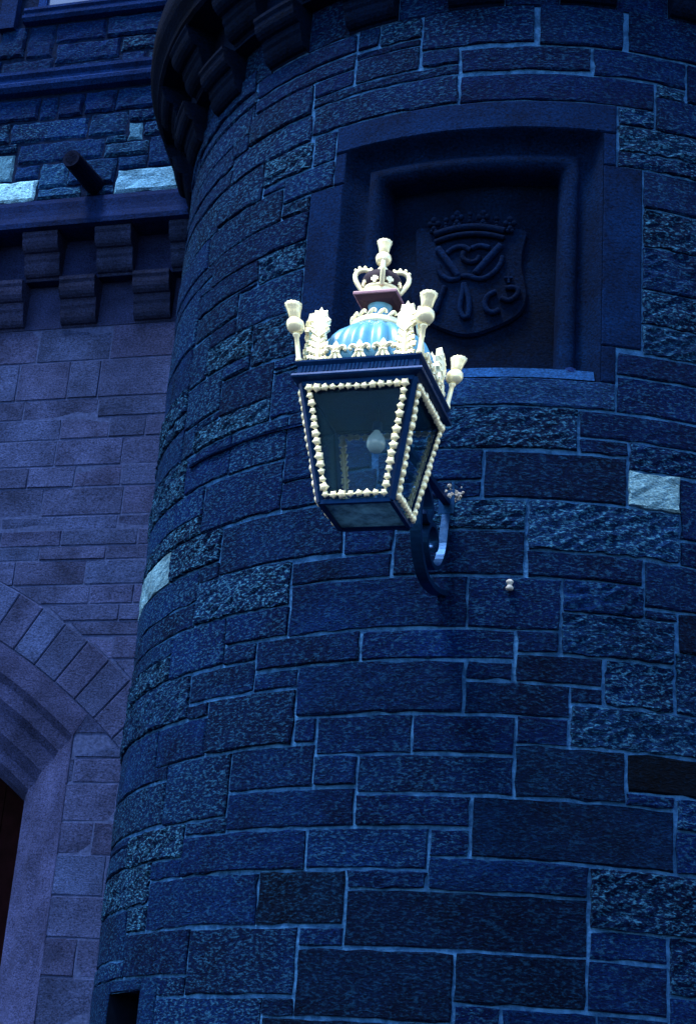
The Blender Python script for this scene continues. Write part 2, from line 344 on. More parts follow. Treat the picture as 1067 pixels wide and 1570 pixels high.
# ---------------------------------------------------------------- round tower
tower = empty('round_tower', (AX, AY, 0), label='dark round stone tower carrying the gilded lantern and the carved panel', category='tower')
OPEN = (-1.49, .13, 5.72, 7.40)             # opening of the framed panel: s0, s1, z0, z1
HOLE = (-3.06, -2.60, 1.80, 2.33)           # loophole low on the left side
core = MB()
sb = sorted(set([-6.2 + .2 * i for i in range(63)] + [OPEN[0], OPEN[1], HOLE[0], HOLE[1]]))
zb = sorted(set([-.2, HOLE[2], HOLE[3], OPEN[2], OPEN[3], 4., 8.32, 9.0, 11.5]))
for i in range(len(sb) - 1):
    for j in range(len(zb) - 1):
        sm, zm = (sb[i] + sb[i+1]) / 2, (zb[j] + zb[j+1]) / 2
        if any(h[0] < sm < h[1] and h[2] < zm < h[3] for h in (OPEN, HOLE)): continue
        core.add([cp(sb[i], zb[j], -.010), cp(sb[i+1], zb[j], -.010), cp(sb[i+1], zb[j+1], -.010), cp(sb[i], zb[j+1], -.010)], [(0,1,2,3)])
core.build('mortar_core', M_MORTAR, tower, label='pale mortar in the joints of the round tower')

hole_rect = STONES[0]
for k, (s0, s1, z0, z1, t) in enumerate(STONES):
    mb = MB()
    dr = random.choice((.002, .003, .004, .005, .006, .009, .013)) + (.004 if t >= 1 else 0)
    if k == 0:                                # the stone pierced by the loophole
        z0 = 1.70
        for q in ((s0, HOLE[0], z0, z1), (HOLE[1], s1, z0, z1), (HOLE[0], HOLE[1], HOLE[3], z1), (HOLE[0], HOLE[1], z0, HOLE[2])):
            block(mb, *q, dr=.004, joint=.002, bev=.008)
        o = mb.build('loophole_surround', M_STONE, tower, color=tone(0))
        hb = MB(); hs0, hs1, hz0, hz1 = HOLE
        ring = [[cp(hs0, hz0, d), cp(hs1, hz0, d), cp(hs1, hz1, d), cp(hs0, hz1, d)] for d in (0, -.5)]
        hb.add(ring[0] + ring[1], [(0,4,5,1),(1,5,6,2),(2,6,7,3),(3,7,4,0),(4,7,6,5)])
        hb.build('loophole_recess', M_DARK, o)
        continue
    rough = {1: .009, 2: .011, 3: .009, 4: .006}.get(t, .0035)
    fine = .05 if t >= 1 else .10
    block(mb, s0, s1, z0, z1, dr=dr, joint=random.uniform(.0065, .0105), rough=rough, du=fine, dv=fine * .7, edge=random.choice((.004, .006, .009)))
    c_ = tone(t)
    if s1 < -1.5 and t >= 0: c_ = (c_[0], c_[1], c_[2], min(c_[3] * 1.35, 1.0))
    mb.build('stone', M_STONE, tower, color=c_)

# the courses outside the traced face: lower, right, behind
fill = MB()
def courses(s0, s1, z0, z1):
    z = z0
    while z < z1 - .05:
        h = random.choice((.2, .24, .28, .33)); h = min(h, z1 - z)
        if z1 - z - h < .1: h = z1 - z
        s = s0 - random.uniform(0, .4)
        while s < s1:
            e = s + random.uniform(.4, 1.0)
            if e > s0: block(fill, max(s, s0), min(e, s1), z, z + h, dr=random.uniform(0, .012), du=.2, dv=.2)
            s = e
        z += h
courses(-4.55, 1.11, 0, 1.69); courses(1.115, 4.6, 0, 8.3); courses(-5.4, -4.56, 0, 8.3)
courses(-5.2, 4.6, 9.26, 11.4)
f = fill.build('outer_courses', M_STONE, tower, color=(.0016, .0100, .054, .25), kind='stuff')

# framed panel: flat dressed stones, moulded reveal, sill, recessed panel
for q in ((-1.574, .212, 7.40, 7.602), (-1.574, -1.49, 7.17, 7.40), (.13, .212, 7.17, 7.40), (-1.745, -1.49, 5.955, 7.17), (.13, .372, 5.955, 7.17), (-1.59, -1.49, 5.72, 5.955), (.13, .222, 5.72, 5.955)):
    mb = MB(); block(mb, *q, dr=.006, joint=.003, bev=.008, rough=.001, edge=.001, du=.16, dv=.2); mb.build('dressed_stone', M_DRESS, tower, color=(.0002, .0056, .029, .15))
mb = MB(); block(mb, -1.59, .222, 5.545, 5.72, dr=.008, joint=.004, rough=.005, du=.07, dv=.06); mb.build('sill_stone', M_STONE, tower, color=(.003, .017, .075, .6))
prof = [(0, .004), (.012, -.012), (.03, -.05), (.06, -.09), (.10, -.115), (.125, -.118), (.13, -.095), (.145, -.070), (.17, -.058), (.20, -.060), (.225, -.078), (.24, -.11), (.245, -.15), (.245, -.26)]
s0, s1, z0, z1 = OPEN
fr = MB(); nt_ = 26
path = []
for i in range(9): path.append(('L', i / 8))
for i in range(1, nt_): path.append(('T', i / nt_))
for i in range(9): path.append(('R', i / 8))
vs = []
for kind, u in path:
    for t, d in prof:
        if kind == 'L': s, z = s0 + t, (z0 - .02) + (z1 - t - z0 + .02) * u
        elif kind == 'R': s, z = s1 - t, (z1 - t) + (z0 - .02 - z1 + t) * u
        else: s, z = s0 + t + (s1 - s0 - 2 * t) * u, z1 - t
        vs.append(cp(s, z, d))
n = len(prof)
fr.add(vs, [(i*n+k, (i+1)*n+k, (i+1)*n+k+1, i*n+k+1) for i in range(len(path)-1) for k in range(n-1)])
fr.build('moulded_frame', M_DRESS, tower, smooth=True, color=(.0001, .0044, .022, .06), label='curved hollow and roll moulding around the carved panel')  # colour lowered to paint niche shade into the moulding
sl = MB()
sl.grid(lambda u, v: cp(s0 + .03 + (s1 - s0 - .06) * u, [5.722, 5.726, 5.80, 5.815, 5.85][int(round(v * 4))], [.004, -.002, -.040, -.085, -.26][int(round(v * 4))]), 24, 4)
sl.build('sloping_sill', M_DRESS, tower, color=(.004, .028, .105, .4))  # brighter colour paints the light falling on the slope
for s in (s0 + .16, s1 - .16):
    st = MB(); st.lathe([(.055, 5.74), (.05, 5.79), (.035, 5.82), (.02, 5.83)], 10, cx=cp(s, 0, -.08)[0], cy=cp(s, 0, -.08)[1]); st.build('moulding_stop', M_DRESS, tower, smooth=True, color=(.0014, .0088, .050, .1))
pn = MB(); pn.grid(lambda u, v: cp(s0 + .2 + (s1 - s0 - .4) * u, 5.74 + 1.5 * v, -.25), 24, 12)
panel = pn.build('carved_panel', M_DRESS, tower, color=(.0001, .0028, .013, .06), label='recessed panel with a crowned shield and entwined letters')  # shade of the recess put into the panel's near-black colour

# the shield in relief, recess shade put into its colours too
PD = -.25
def relief_plate(poly, d0, d1, name, parent, inset=.02):
    cx_ = sum(q[0] for q in poly) / len(poly); cz = sum(q[1] for q in poly) / len(poly)
    # smooth outline
    pts = poly
    for _ in range(2):
        o = []
        for i in range(len(pts)):
            a, b = pts[i], pts[(i+1) % len(pts)]
            o += [(a[0]*.75+b[0]*.25, a[1]*.75+b[1]*.25), (a[0]*.25+b[0]*.75, a[1]*.25+b[1]*.75)]
        pts = o
    mb = MB(); m = len(pts)
    rings = [(1.0, d0), (1.0, d0 + (d1 - d0) * .6), (.97, d1), (.6, d1 + .004), (.3, d1 + .006)]
    vs = [cp(cx_ + (s - cx_) * k, cz + (z - cz) * k, d) for k, d in rings for s, z in pts] + [cp(cx_, cz, d1 + .008)]
    fs = [(i*m+k, i*m+(k+1) % m, (i+1)*m+(k+1) % m, (i+1)*m+k) for i in range(len(rings)-1) for k in range(m)]
    l = (len(rings)-1)*m
    fs += [(l+k, l+(k+1) % m, len(vs)-1) for k in range(m)]
    mb.add(vs, fs)
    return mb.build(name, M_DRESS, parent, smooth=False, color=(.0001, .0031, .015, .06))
def smoothline(pl, it=2):
    for _ in range(it):
        o = [pl[0]]
        for a, b in zip(pl[:-1], pl[1:]): o += [(a[0]*.75+b[0]*.25, a[1]*.75+b[1]*.25), (a[0]*.25+b[0]*.75, a[1]*.25+b[1]*.75)]
        pl = o + [pl[-1]]
    return pl
relief_plate(EMB['shield'], PD - .005, PD + .035, 'shield_relief', panel)
cw = MB()
for k, r_ in (('band1', .022), ('band2', .018)):
    cw.tube([cp(s, z, PD + .055) for s, z in smoothline(EMB[k])], r_, 8)
for i, (s, z) in enumerate(EMB['leaves']):
    big = i % 2 == 0
    parts_ = ((0, .006, .024), (-.026, -.018, .020), (.026, -.018, .020), (0, -.024, .016), (0, -.052, .018), (-.014, -.07, .014), (.014, -.07, .014)) if big else ((0, -.012, .017), (0, -.04, .012), (0, -.062, .012))
    for ds, dz, rr in parts_:
        c = Vector(cp(s + ds, z + dz - .012, PD + .055))
        vs = []; fs = []
        for a in range(5):
            th = math.pi * a / 4
            for b in range(8):
                ph = 2 * math.pi * b / 8
                vs.append(c + Vector((math.sin(th)*math.cos(ph), math.sin(th)*math.sin(ph), math.cos(th))) * rr)
        fs = [(a*8+b, a*8+(b+1) % 8, (a+1)*8+(b+1) % 8, (a+1)*8+b) for a in range(4) for b in range(8)]
        cw.add(vs, fs)
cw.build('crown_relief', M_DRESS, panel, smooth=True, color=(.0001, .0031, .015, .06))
for k in ('c1', 'c2', 'hook', 'v1', 'v2', 'l1', 'l2', 'mid', 'u1', 'cc', 'ss', 'x1', 'x2', 'lv'):
    mb = MB(); r_ = .023 if k in ('v1', 'v2') else .009 if k in ('x1', 'x2') else .017
    mb.tube([cp(s, z, PD + .05) for s, z in smoothline(EMB[k])], r_, 8)
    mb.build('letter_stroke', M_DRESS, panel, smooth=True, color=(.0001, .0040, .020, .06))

# corbel table and parapet ring of the tower, overhang shade put into their colours
def corbel_prof(z0, h, d0, d1, face):
    """two-roll corbel side profile as (proud, z) points, going down from the top"""
    z1 = z0 + h; st = (d1 - d0) / 2; pts = [(d1, z1)]
    for k in range(2):
        zt = z1 - h * .5 * k; zbm = zt - h * .5; d = d1 - st * k
        pts += [(d, zt - h * .08)] + [(d - st * .15 - (st * .75) * (1 - math.cos(a)), zt - h * .14 - h * .30 * math.sin(a)) for a in [i * math.pi / 2 / 5 for i in range(6)]]
        pts += [(d - st * .9, zbm + h * .05), (d - st * .98, zbm + h * .01)]
    return pts
def corbel(name, parent, s0, s1, z0, h, d0, d1, fn, mat, color):
    pr = corbel_prof(z0, h, d0, d1, 0); mb = MB(); n = len(pr); m = 4
    vs = []
    for i in range(m + 1):
        s = s0 + (s1 - s0) * i / m
        for d, z in pr: vs.append(fn(s, z, d))
    fs = [(i*n+k, i*n+k+1, (i+1)*n+k+1, (i+1)*n+k) for i in range(m) for k in range(n-1)]
    o = len(vs)
    for s in (s0, s1):
        for d, z in pr: vs.append(fn(s, z, d))
        vs.append(fn(s, z0, -.05)); vs.append(fn(s, z0 + h, -.05))
    e = o; fs.append(tuple(e + k for k in range(n + 2))); e = o + n + 2; fs.append(tuple(e + k for k in range(n + 1, -1, -1)))
    mb.add(vs, fs)
    return mb.build(name, mat, parent, color=color)
def cpd(s, z, d): return cp(s, z, d)
PER = rad(15.3) * R; WID = PER * .5; S_START = rad(-49.3) * R
for k in range(-4, 6):
    s = S_START + PER * k
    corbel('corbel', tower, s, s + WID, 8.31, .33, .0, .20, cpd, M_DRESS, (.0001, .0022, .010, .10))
    mb = MB(); block(mb, s + WID, s + PER, 8.31, 8.64, dr=.0, joint=.004, du=.12, dv=.12); mb.build('stone', M_STONE, tower, color=tone(0, .9))
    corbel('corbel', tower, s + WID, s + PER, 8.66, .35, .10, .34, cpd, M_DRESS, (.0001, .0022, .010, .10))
bk = MB()
sr = [-5.2 + .2 * i for i in range(50)]
for (za, zb_, d) in ((8.64, 9.0, .10),):
    for a, b in zip(sr[:-1], sr[1:]):
        bk.add([cp(a, za, d), cp(b, za, d), cp(b, zb_, d), cp(a, zb_, d), cp(a, za, -.02), cp(b, za, -.02)], [(0,1,2,3),(4,5,1,0)])
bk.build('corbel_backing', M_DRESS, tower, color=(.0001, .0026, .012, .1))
rp = [(-.02, 9.0), (.33, 9.0), (.356, 9.02), (.36, 9.07), (.375, 9.10), (.41, 9.15), (.43, 9.20), (.436, 9.24), (.436, 9.36), (.42, 9.38), (.30, 9.40), (0, 9.40)]
rg = MB(); vs = []
for s in sr:
    for d, z in rp: vs.append(cp(s, z, d))
n = len(rp); rg.add(vs, [(i*n+k, (i+1)*n+k, (i+1)*n+k+1, i*n+k+1) for i in range(len(sr)-1) for k in range(n-1)])
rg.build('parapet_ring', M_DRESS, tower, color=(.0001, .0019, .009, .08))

# ---------------------------------------------------------------- gate wall
PHI = rad(-16.5)
gate = empty('gate_wall', (AX, AY, 0), PHI, label='flare-tinted lavender ashlar gate wall left of the round tower, with corbels and arch', category='wall')
W0 = -.30
def wp(a, z, d=0.0): return (a, -(W0 + d), z)
def wp2(a, z, d=0.0): return (a, -(W0 + .25 + d), z)
CA, CZ, RA = -6.69, .57, 5.0
def arc_z(a, r): return CZ + math.sqrt(max(r*r - (a - CA)**2, 0))
JA = -3.41
back = MB(); back2 = MB()
xs = [-10 + .1 * i for i in range(79)] 
xs = sorted(set(xs + [JA, 2*CA - JA]))
for a, b in zip(xs[:-1], xs[1:]):
    m_ = (a + b) / 2
    inside = 2*CA - JA < m_ < JA
    za, zb_ = (arc_z(a, RA), arc_z(b, RA)) if inside else (0, 0)
    back.add([wp(a, za, -.004), wp(b, zb_, -.004), wp(b, 8.66, -.004), wp(a, 8.66, -.004)], [(0,1,2,3)])
    back2.add([wp2(a, 8.95, -.016), wp2(b, 8.95, -.016), wp2(b, 13.0, -.016), wp2(a, 13.0, -.016), wp2(a, 8.95, -.3), wp2(b, 8.95, -.3)], [(0,1,2,3),(4,5,1,0)])
back.build('mortar_core', M_GMORTAR, gate)
back2.build('upper_mortar_core', M_DARKMORTAR, gate)
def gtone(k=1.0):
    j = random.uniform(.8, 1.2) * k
    return (.0160 * j * random.uniform(.88, 1.12), .0265 * j, .080 * j, random.uniform(.06, .2))  # pale dressed stone, lightened and tinted lavender to paint in a flare wash
beds = [7.87, 7.55, 7.2, 7.02, 6.83, 6.59, 6.4, 6.15, 6.03, 5.89, 5.77, 5.56, 5.4, 5.26, 5.14, 4.95, 4.75, 4.57, 4.37, 4.18, 3.99, 3.7, 3.46, 3.16, 2.86, 2.59, 2.25, 1.95, 1.6, 1.3, 1.0, .7, .35, 0]
known = {7.55: [-3.88, -3.60], 7.2: [-4.25, -3.58], 6.83: [-3.9, -3.31], 6.59: [-3.70, -3.29], 5.77: [-3.49, -4.1], 6.4: [-3.95, -3.25]}
EXT = 5.61
for zt, zl in zip(beds[:-1], beds[1:]):
    js = known.get(zt)
    a = -2.55
    cuts = [a]
    if js: cuts += sorted(js, reverse=True)
    while cuts[-1] > -5.6: cuts.append(cuts[-1] - random.uniform(.3, .72))
    for r_, l_ in zip(cuts[:-1], cuts[1:]):
        # clip against the arch ring or the jamb
        def lim(z):
            d = EXT*EXT - (z - CZ)**2
            x = CA + math.sqrt(d) if d > 0 else -99
            return x if z > 4.36 else JA
        lt, lb = max(l_, lim(zt)), max(l_, lim(zl))
        if r_ - max(lt, lb) < .04:
            if r_ - min(lt, lb) < .10: continue
            rt_, rb_ = max(r_, lt + .02), max(r_, lb + .02)
        else: rt_, rb_ = r_, r_
        mb = MB()
        tp = (lambda z, lt=lt, lb=lb, rt_=rt_, rb_=rb_, zt=zt, zl=zl: (lb + (lt - lb) * (z - zl) / (zt - zl) + .006, rb_ + (rt_ - rb_) * (z - zl) / (zt - zl) - .006))
        block(mb, 0, max(r_ - min(lt, lb), .1), zl, zt, dr=random.uniform(-.002, .006), joint=.007, bev=.005, rough=.0015, du=.2, dv=.15, fn=wp, edge=.004, taper=tp)
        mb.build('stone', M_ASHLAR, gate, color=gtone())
# voussoirs
ang = [48.66 + 2.57 * k for k in range(-2, 17)]
def arcp(an, r, d): return wp(CA + r * math.cos(rad(an)), CZ + r * math.sin(rad(an)), d)
for a0, a1 in zip(ang[:-1], ang[1:]):
    if a1 < 46: continue
    mb = MB(); g_ = .045
    pr = [(5.205, .002), (5.215, .010), (5.595, .010), (5.605, .002)]
    vs = []
    for an, sh in ((a0 + g_, -.006), (a0 + g_ + .09, 0), (a1 - g_ - .09, 0), (a1 - g_, -.006)):
        for r_, d in pr: vs.append(arcp(an, r_, d + sh))
    fs = [(i*4+k+1, i*4+k, (i+1)*4+k, (i+1)*4+k+1) for i in range(3) for k in range(3)]
    o = len(vs)
    for an in (a0 + g_, a1 - g_):
        for r_ in (5.205, 5.605): vs.append(arcp(an, r_, -.06))
    fs += [(0, 3, o+1, o), (12, o+2, o+3, 15), (0, o, o+2, 12), (3, 15, o+3, o+1)]
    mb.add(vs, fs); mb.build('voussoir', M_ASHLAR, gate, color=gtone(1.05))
# moulded reveal: jamb and arch
aprof = [(-.20, .006), (-.01, .006), (0, .0), (.04, -.03), (.12, -.05), (.17, -.10), (.28, -.14), (.36, -.22), (.42, -.24), (.47, -.30), (.50, -.36), (.50, -1.3)]
mv = MB(); vs = []; AF = 1.3
def jpt(t):                                   # where the offset arch meets the offset jamb
    a = JA - t; return arc_z(a, RA - AF * t)
rows = []
for i in range(13): rows.append(('J', i / 12))
for i in range(1, 31): rows.append(('A', i / 30))
for kind, u in rows:
    for t, d in aprof:
        if kind == 'J':
            tt = max(t, 0); zt = jpt(tt)
            if t < 0: rows_ = wp(JA + .0 - t * 0, zt * u, d) if t < -.1 else wp(JA - t, zt * u, d)
            else: rows_ = wp(JA - t, zt * u, d)
            vs.append(rows_)
        else:
            r_ = RA - (AF * t if t > 0 else t); a_ = JA - t
            al0 = math.degrees(math.acos(min(1, (a_ - CA) / r_)))
            al = al0 + (90 - al0) * u
            vs.append(arcp(al, r_, d))
n = len(aprof)
mv.add(vs, [(i*n+k, (i+1)*n+k, (i+1)*n+k+1, i*n+k+1) for i in range(len(rows)-1) for k in range(n-1)])
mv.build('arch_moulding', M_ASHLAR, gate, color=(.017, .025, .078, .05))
# corbels, cornice; corbel and backing colours darkened to paint shade below the cornice
for k in range(-4, 4):
    a = -4.36 + .668 * k + .0
    if a < -2.2:
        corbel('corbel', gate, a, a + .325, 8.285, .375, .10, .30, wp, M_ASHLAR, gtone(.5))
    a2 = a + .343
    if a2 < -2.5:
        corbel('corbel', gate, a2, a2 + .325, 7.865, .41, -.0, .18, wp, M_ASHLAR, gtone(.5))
fc = MB(); fc.box(-10, -2.2, -(W0 + .004), -(W0 - .02), 7.872, 8.28); fc.build('corbel_backing', M_ASHLAR, gate, color=(.008, .014, .050, .1))
sg_ = MB(); sg_.add([wp(a, z, .004) for a, z in ((JA + .004, 4.375), (JA + .004, 4.56), (JA + .30, 4.56), (JA + .42, 4.375))], [(0, 3, 2, 1)])
sg_.add([wp(a, z, .005) for a, z in ((JA + .004, 4.37), (JA + .42, 4.37), (JA + .42, 4.0), (JA + .004, 4.0))], [(0, 3, 2, 1)]) if False else None
sg_.build('springer_stone', M_ASHLAR, gate, color=(.012, .021, .068, .1))
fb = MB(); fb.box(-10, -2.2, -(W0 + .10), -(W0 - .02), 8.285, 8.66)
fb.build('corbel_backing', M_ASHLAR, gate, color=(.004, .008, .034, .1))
cprof = [(-.1, 8.665), (.30, 8.665), (.345, 8.675), (.35, 8.72), (.33, 8.76), (.31, 8.80), (.30, 8.86), (.30, 8.93), (.275, 8.985), (.22, 9.0)]
def moulding(name, prof, a0, a1, parent, mat, color, fn=wp, m=16):
    mb = MB(); n = len(prof)
    mb.add([fn(a0 + (a1 - a0) * i / m, z, d) for i in range(m + 1) for d, z in prof], [(i*n+k, (i+1)*n+k, (i+1)*n+k+1, i*n+k+1) for i in range(m) for k in range(n-1)])
    mb.add([fn(a, z, d) for a in (a0, a1) for d, z in prof], [tuple(range(n-1, -1, -1)), tuple(range(n, 2*n))])
    return mb.build(name, mat, parent, color=color)
moulding('cornice', cprof, -10, -2.3, gate, M_DRESS, (.0016, .0075, .040, .08))
moulding('string_course', [(-.03, 10.12), (.05, 10.13), (.09, 10.165), (.095, 10.20), (.06, 10.235), (.055, 10.27), (.085, 10.30), (.085, 10.335), (.04, 10.36), (-.03, 10.365)], -10, -2.5, gate, M_DRESS, (.002, .012, .062, .1), fn=wp2)
# rubble above the cornice
for (s0, s1, z0, z1, t) in RUBBLE:
    mb = MB(); c = tone(max(t, 1 if z1 < 9.9 else 0)); g_ = 2.1 if z1 < 9.9 else 1.4
    block(mb, s0, s1, z0, z1, dr=random.uniform(0, .02), joint=.010, bev=.022, rough=.007, du=.08, dv=.07, fn=wp2, edge=.010)
    mb.build('rubble_stone', M_STONE, gate, color=(c[0]*g_, c[1]*g_, c[2]*g_, c[3]))
rb = MB()
z = 9.0
for (z0, z1, l, r_) in ((9.0, 9.3, -9, -4.97), (9.3, 9.6, -9, -4.97), (9.6, 9.85, -9, -4.97), (9.85, 10.1, -9, -4.97), (10.37, 10.6, -9, -4.97), (10.6, 10.9, -9, -4.97), (9.0, 9.4, -2.88, -2.2), (9.4, 9.8, -2.88, -2.2), (9.8, 10.1, -2.88, -2.2), (10.37, 10.9, -2.88, -2.2), (11.0, 11.3, -9, -5.2), (11.3, 11.6, -9, -5.2), (11.05, 11.35, -3.7, -2.3), (11.35, 11.7, -3.7, -2.3), (11.7, 12.0, -9, -2.3), (12.0, 12.4, -9, -2.3)):
    a = l
    while a < r_ - .01:
        e = min(a + random.uniform(.35, .8), r_); block(rb, a, e, z0, z1, dr=.008, joint=.01, du=.3, dv=.3, fn=wp2); a = e
rb.build('outer_rubble', M_STONE, gate, color=(.0025, .014, .066, .3), kind='stuff')
# window at the top with its moulded sill
moulding('window_sill', [(-.02, 10.905), (.05, 10.91), (.075, 10.94), (.075, 10.97), (.05, 10.985), (.045, 11.01), (.065, 11.03), (.06, 11.06), (-.02, 11.08)], -4.72, -3.3, gate, M_DRESS, (.0018, .011, .058, .1), fn=wp2)
win = MB(); win.box(-4.60, -4.52, -(W0+.25+.03), -(W0+.25-.2), 11.081, 11.70); win.box(-3.86, -3.78, -(W0+.25+.03), -(W0+.25-.2), 11.081, 11.70); win.box(-4.519, -3.861, -(W0+.25+.03), -(W0+.25-.2), 11.62, 11.70)
wf = win.build('window', M_DRESS, gate, color=(.002, .014, .075, .1))
pa = MB(); pa.box(-4.519, -3.861, -(W0+.25+.002), -(W0+.25-.01), 11.082, 11.619); pa.build('pane', M_WINDOW, wf)
pl = MB(); pl.box(-4.96, -4.80, -(W0+.25+.06), -(W0+.25-.05), 10.86, 12.3); pl.build('pilaster', M_DRESS, gate, color=(.002, .012, .06, .2))
# stone spout
sp = MB()
p0 = Vector(wp2(-3.77, 9.10, -.02)); p1 = Vector(wp2(-3.80, 9.09, .44))
ax_ = p1 - p0
sp.tube([p0, p0 + ax_*.55, p0 + ax_*.9, p0 + ax_, p0 + ax_*1.0, p0 + ax_*.8], [.088, .082, .080, .078, .055, .05], 16)
sp.build('water_spout', M_DRESS, gate, smooth=False, color=(.0007, .0030, .014, .05), label='dark round stone spout jutting out above the cornice')

# wooden gate deep in the arch
gd = empty('gate_door', (AX, AY, 0), PHI, label='dark reddish plank door deep inside the gate arch at lower left', category='gate')
a = -3.85
while a > -9.6:
    e = a - random.uniform(.17, .22)
    mb = MB(); mb.box(e + .004, a - .004, -(W0 - 1.05), -(W0 - 1.15), .02, min(arc_z(max(min(a, -3.9), -9.4), 4.8), 5.4)); mb.build('plank', M_WOOD, gd)
    a = e

# ================================================================ OBJECTS
# ---------------------------------------------------------------- lantern
LTH = rad(-16.75 - .63); LC = (.0801, 6.9285)
LZ = 4.322
lan = empty('wall_lantern', (LC[0], LC[1], LZ), LTH, label='gilded square lantern with fluted blue dome, crown and thistles, bracketed from the round tower', category='lantern')
HB, HT, ZT = .168, .269, .561                # half width at foot and head of the glazing, its height
def hw(z): return HB + (HT - HB) * z / ZT
def face_pt(k, u, z, d=0.0):
    """point on side k (0 front, 1 right, 2 back, 3 left) at lateral u, height z, proud d"""
    h = hw(z) + d
    x, y = u, -h
    for _ in range(k): x, y = -y, x
    return (x, y, z)
# frame bars
for k in range(4):
    mb = MB()
    c = [Vector(face_pt(k, sg * hw(z), z)) for z in (0, ZT) for sg in (1,)]
    mb.tube([c[0], c[1]], .017, 4, cap=True); mb.build('corner_bar', M_NAVY, lan)
for z, h in ((0, .014), (ZT - .005, .016)):
    for k in range(4):
        fo = MB(); a, b = Vector(face_pt(k, -hw(z), z)), Vector(face_pt(k, hw(z), z))
        fo.tube([a, b], h, 4); fo.build('glazing_bar', M_NAVY, lan)
for k in range(4):
    mb = MB()
    q = [face_pt(k, -hw(.01) + .01, .01, -.004), face_pt(k, hw(.01) - .01, .01, -.004), face_pt(k, hw(ZT-.01) - .01, ZT - .01, -.004), face_pt(k, -hw(ZT-.01) + .01, ZT - .01, -.004)]
    mb.add(q, [(0,1,2,3)]); mb.build('glass_pane', M_GLASS, lan)
mb = MB(); h = HB - .012; mb.add([(-h,-h,.004),(h,-h,.004),(h,h,.004),(-h,h,.004)], [(0,1,2,3)]); mb.build('base_pane', M_GLASS2, lan)
# gilt rosettes round each pane
ro = MB()
vs = []; nn = 10
for r_, z in ((.0165, 0), (.0175, .006), (.0145, .013), (.008, .017)):
    for k in range(nn):
        a = 2*math.pi*k/nn; rr = r_ * (1.14 if k % 2 == 0 else .80); vs.append((rr*math.cos(a), rr*math.sin(a), z))
vs.append((0, 0, .018))
fs = [(i*nn+k, i*nn+(k+1) % nn, (i+1)*nn+(k+1) % nn, (i+1)*nn+k) for i in range(3) for k in range(nn)] + [(3*nn+k, 3*nn+(k+1) % nn, 4*nn) for k in range(nn)]
ro.add(vs, fs); ROS = ro.mesh('rosette', M_GOLD, True)
slope = math.atan((HT - HB) / ZT)
for k in range(4):
    bd = MB()
    for (ua, za), (ub, zb_) in (((-1, .03), (1, .03)), ((-1, .53), (1, .53)), ((-1, .03), (-1, .53)), ((1, .03), (1, .53))):
        P0 = Vector(face_pt(k, ua * (hw(za) - .034), za, .013)); P1 = Vector(face_pt(k, ub * (hw(zb_) - .034), zb_, .013))
        bd.tube([P0, P1], .006, 4, flat=(.6, 1))
    border = bd.build('gilt_border', M_GOLD, lan)
    spots = []
    nS, nT, nB = 15, 12, 7
    for i in range(nS): 
        z = .03 + .50 * i / (nS - 1)
        for sg in (-1, 1): spots.append((sg * (hw(z) - .034), z))
    for i in range(1, nT): u = (2 * i / nT - 1) * (hw(.53) - .034); spots.append((u, .53))
    for i in range(1, nB): u = (2 * i / nB - 1) * (hw(.03) - .034); spots.append((u, .03))
    nrm = Vector((0, -math.cos(slope), -math.sin(slope)))
    rot = Matrix.Rotation(k * math.pi / 2, 3, 'Z')
    for (u, z) in spots:
        o = link('rosette', ROS, border)
        o.location = face_pt(k, u + random.uniform(-.002, .002), z + random.uniform(-.002, .002), .013)
        q = (rot @ nrm).to_track_quat('Z', 'Y'); e = q.to_matrix() @ Matrix.Rotation(random.uniform(0, 6), 3, 'Z')
        o.rotation_euler = e.to_euler(); sc = random.uniform(.92, 1.28); o.scale = (sc, sc, sc)
# rim (cornice) with fluted band
def sqring(mb, prof, closed_top=True):
    vs = [(sx * h, sy * h, z) for h, z in prof for sx, sy in ((-1,-1),(1,-1),(1,1),(-1,1))]
    fs = [(i*4+k, i*4+(k+1) % 4, (i+1)*4+(k+1) % 4, (i+1)*4+k) for i in range(len(prof)-1) for k in range(4)]
    m = (len(prof)-1)*4
    fs += [(3,2,1,0), (m, m+1, m+2, m+3)]
    mb.add(vs, fs)
rim = MB(); sqring(rim, [(.262, .556), (.275, .566), (.296, .572), (.311, .578), (.314, .586), (.311, .596), (.300, .602), (.292, .606), (.290, .640), (.298, .650), (.303, .657), (.303, .666), (.285, .672)])
rimo = rim.build('rim', M_NAVY, lan)
fl = MB(); fl.box(-.0035, .0035, -.004, .004, .609, .638); FL = fl.mesh('flute', M_IRON)
for k in range(4):
    rot = Matrix.Rotation(k * math.pi / 2, 3, 'Z')
    for i in range(31):
        if i % 6 == 5: continue
        o = link('flute', FL, rimo); o.location = rot @ Vector((-.27 + .54 * i / 30, -.2925, 0)); o.rotation_euler = (0, 0, k * math.pi / 2)
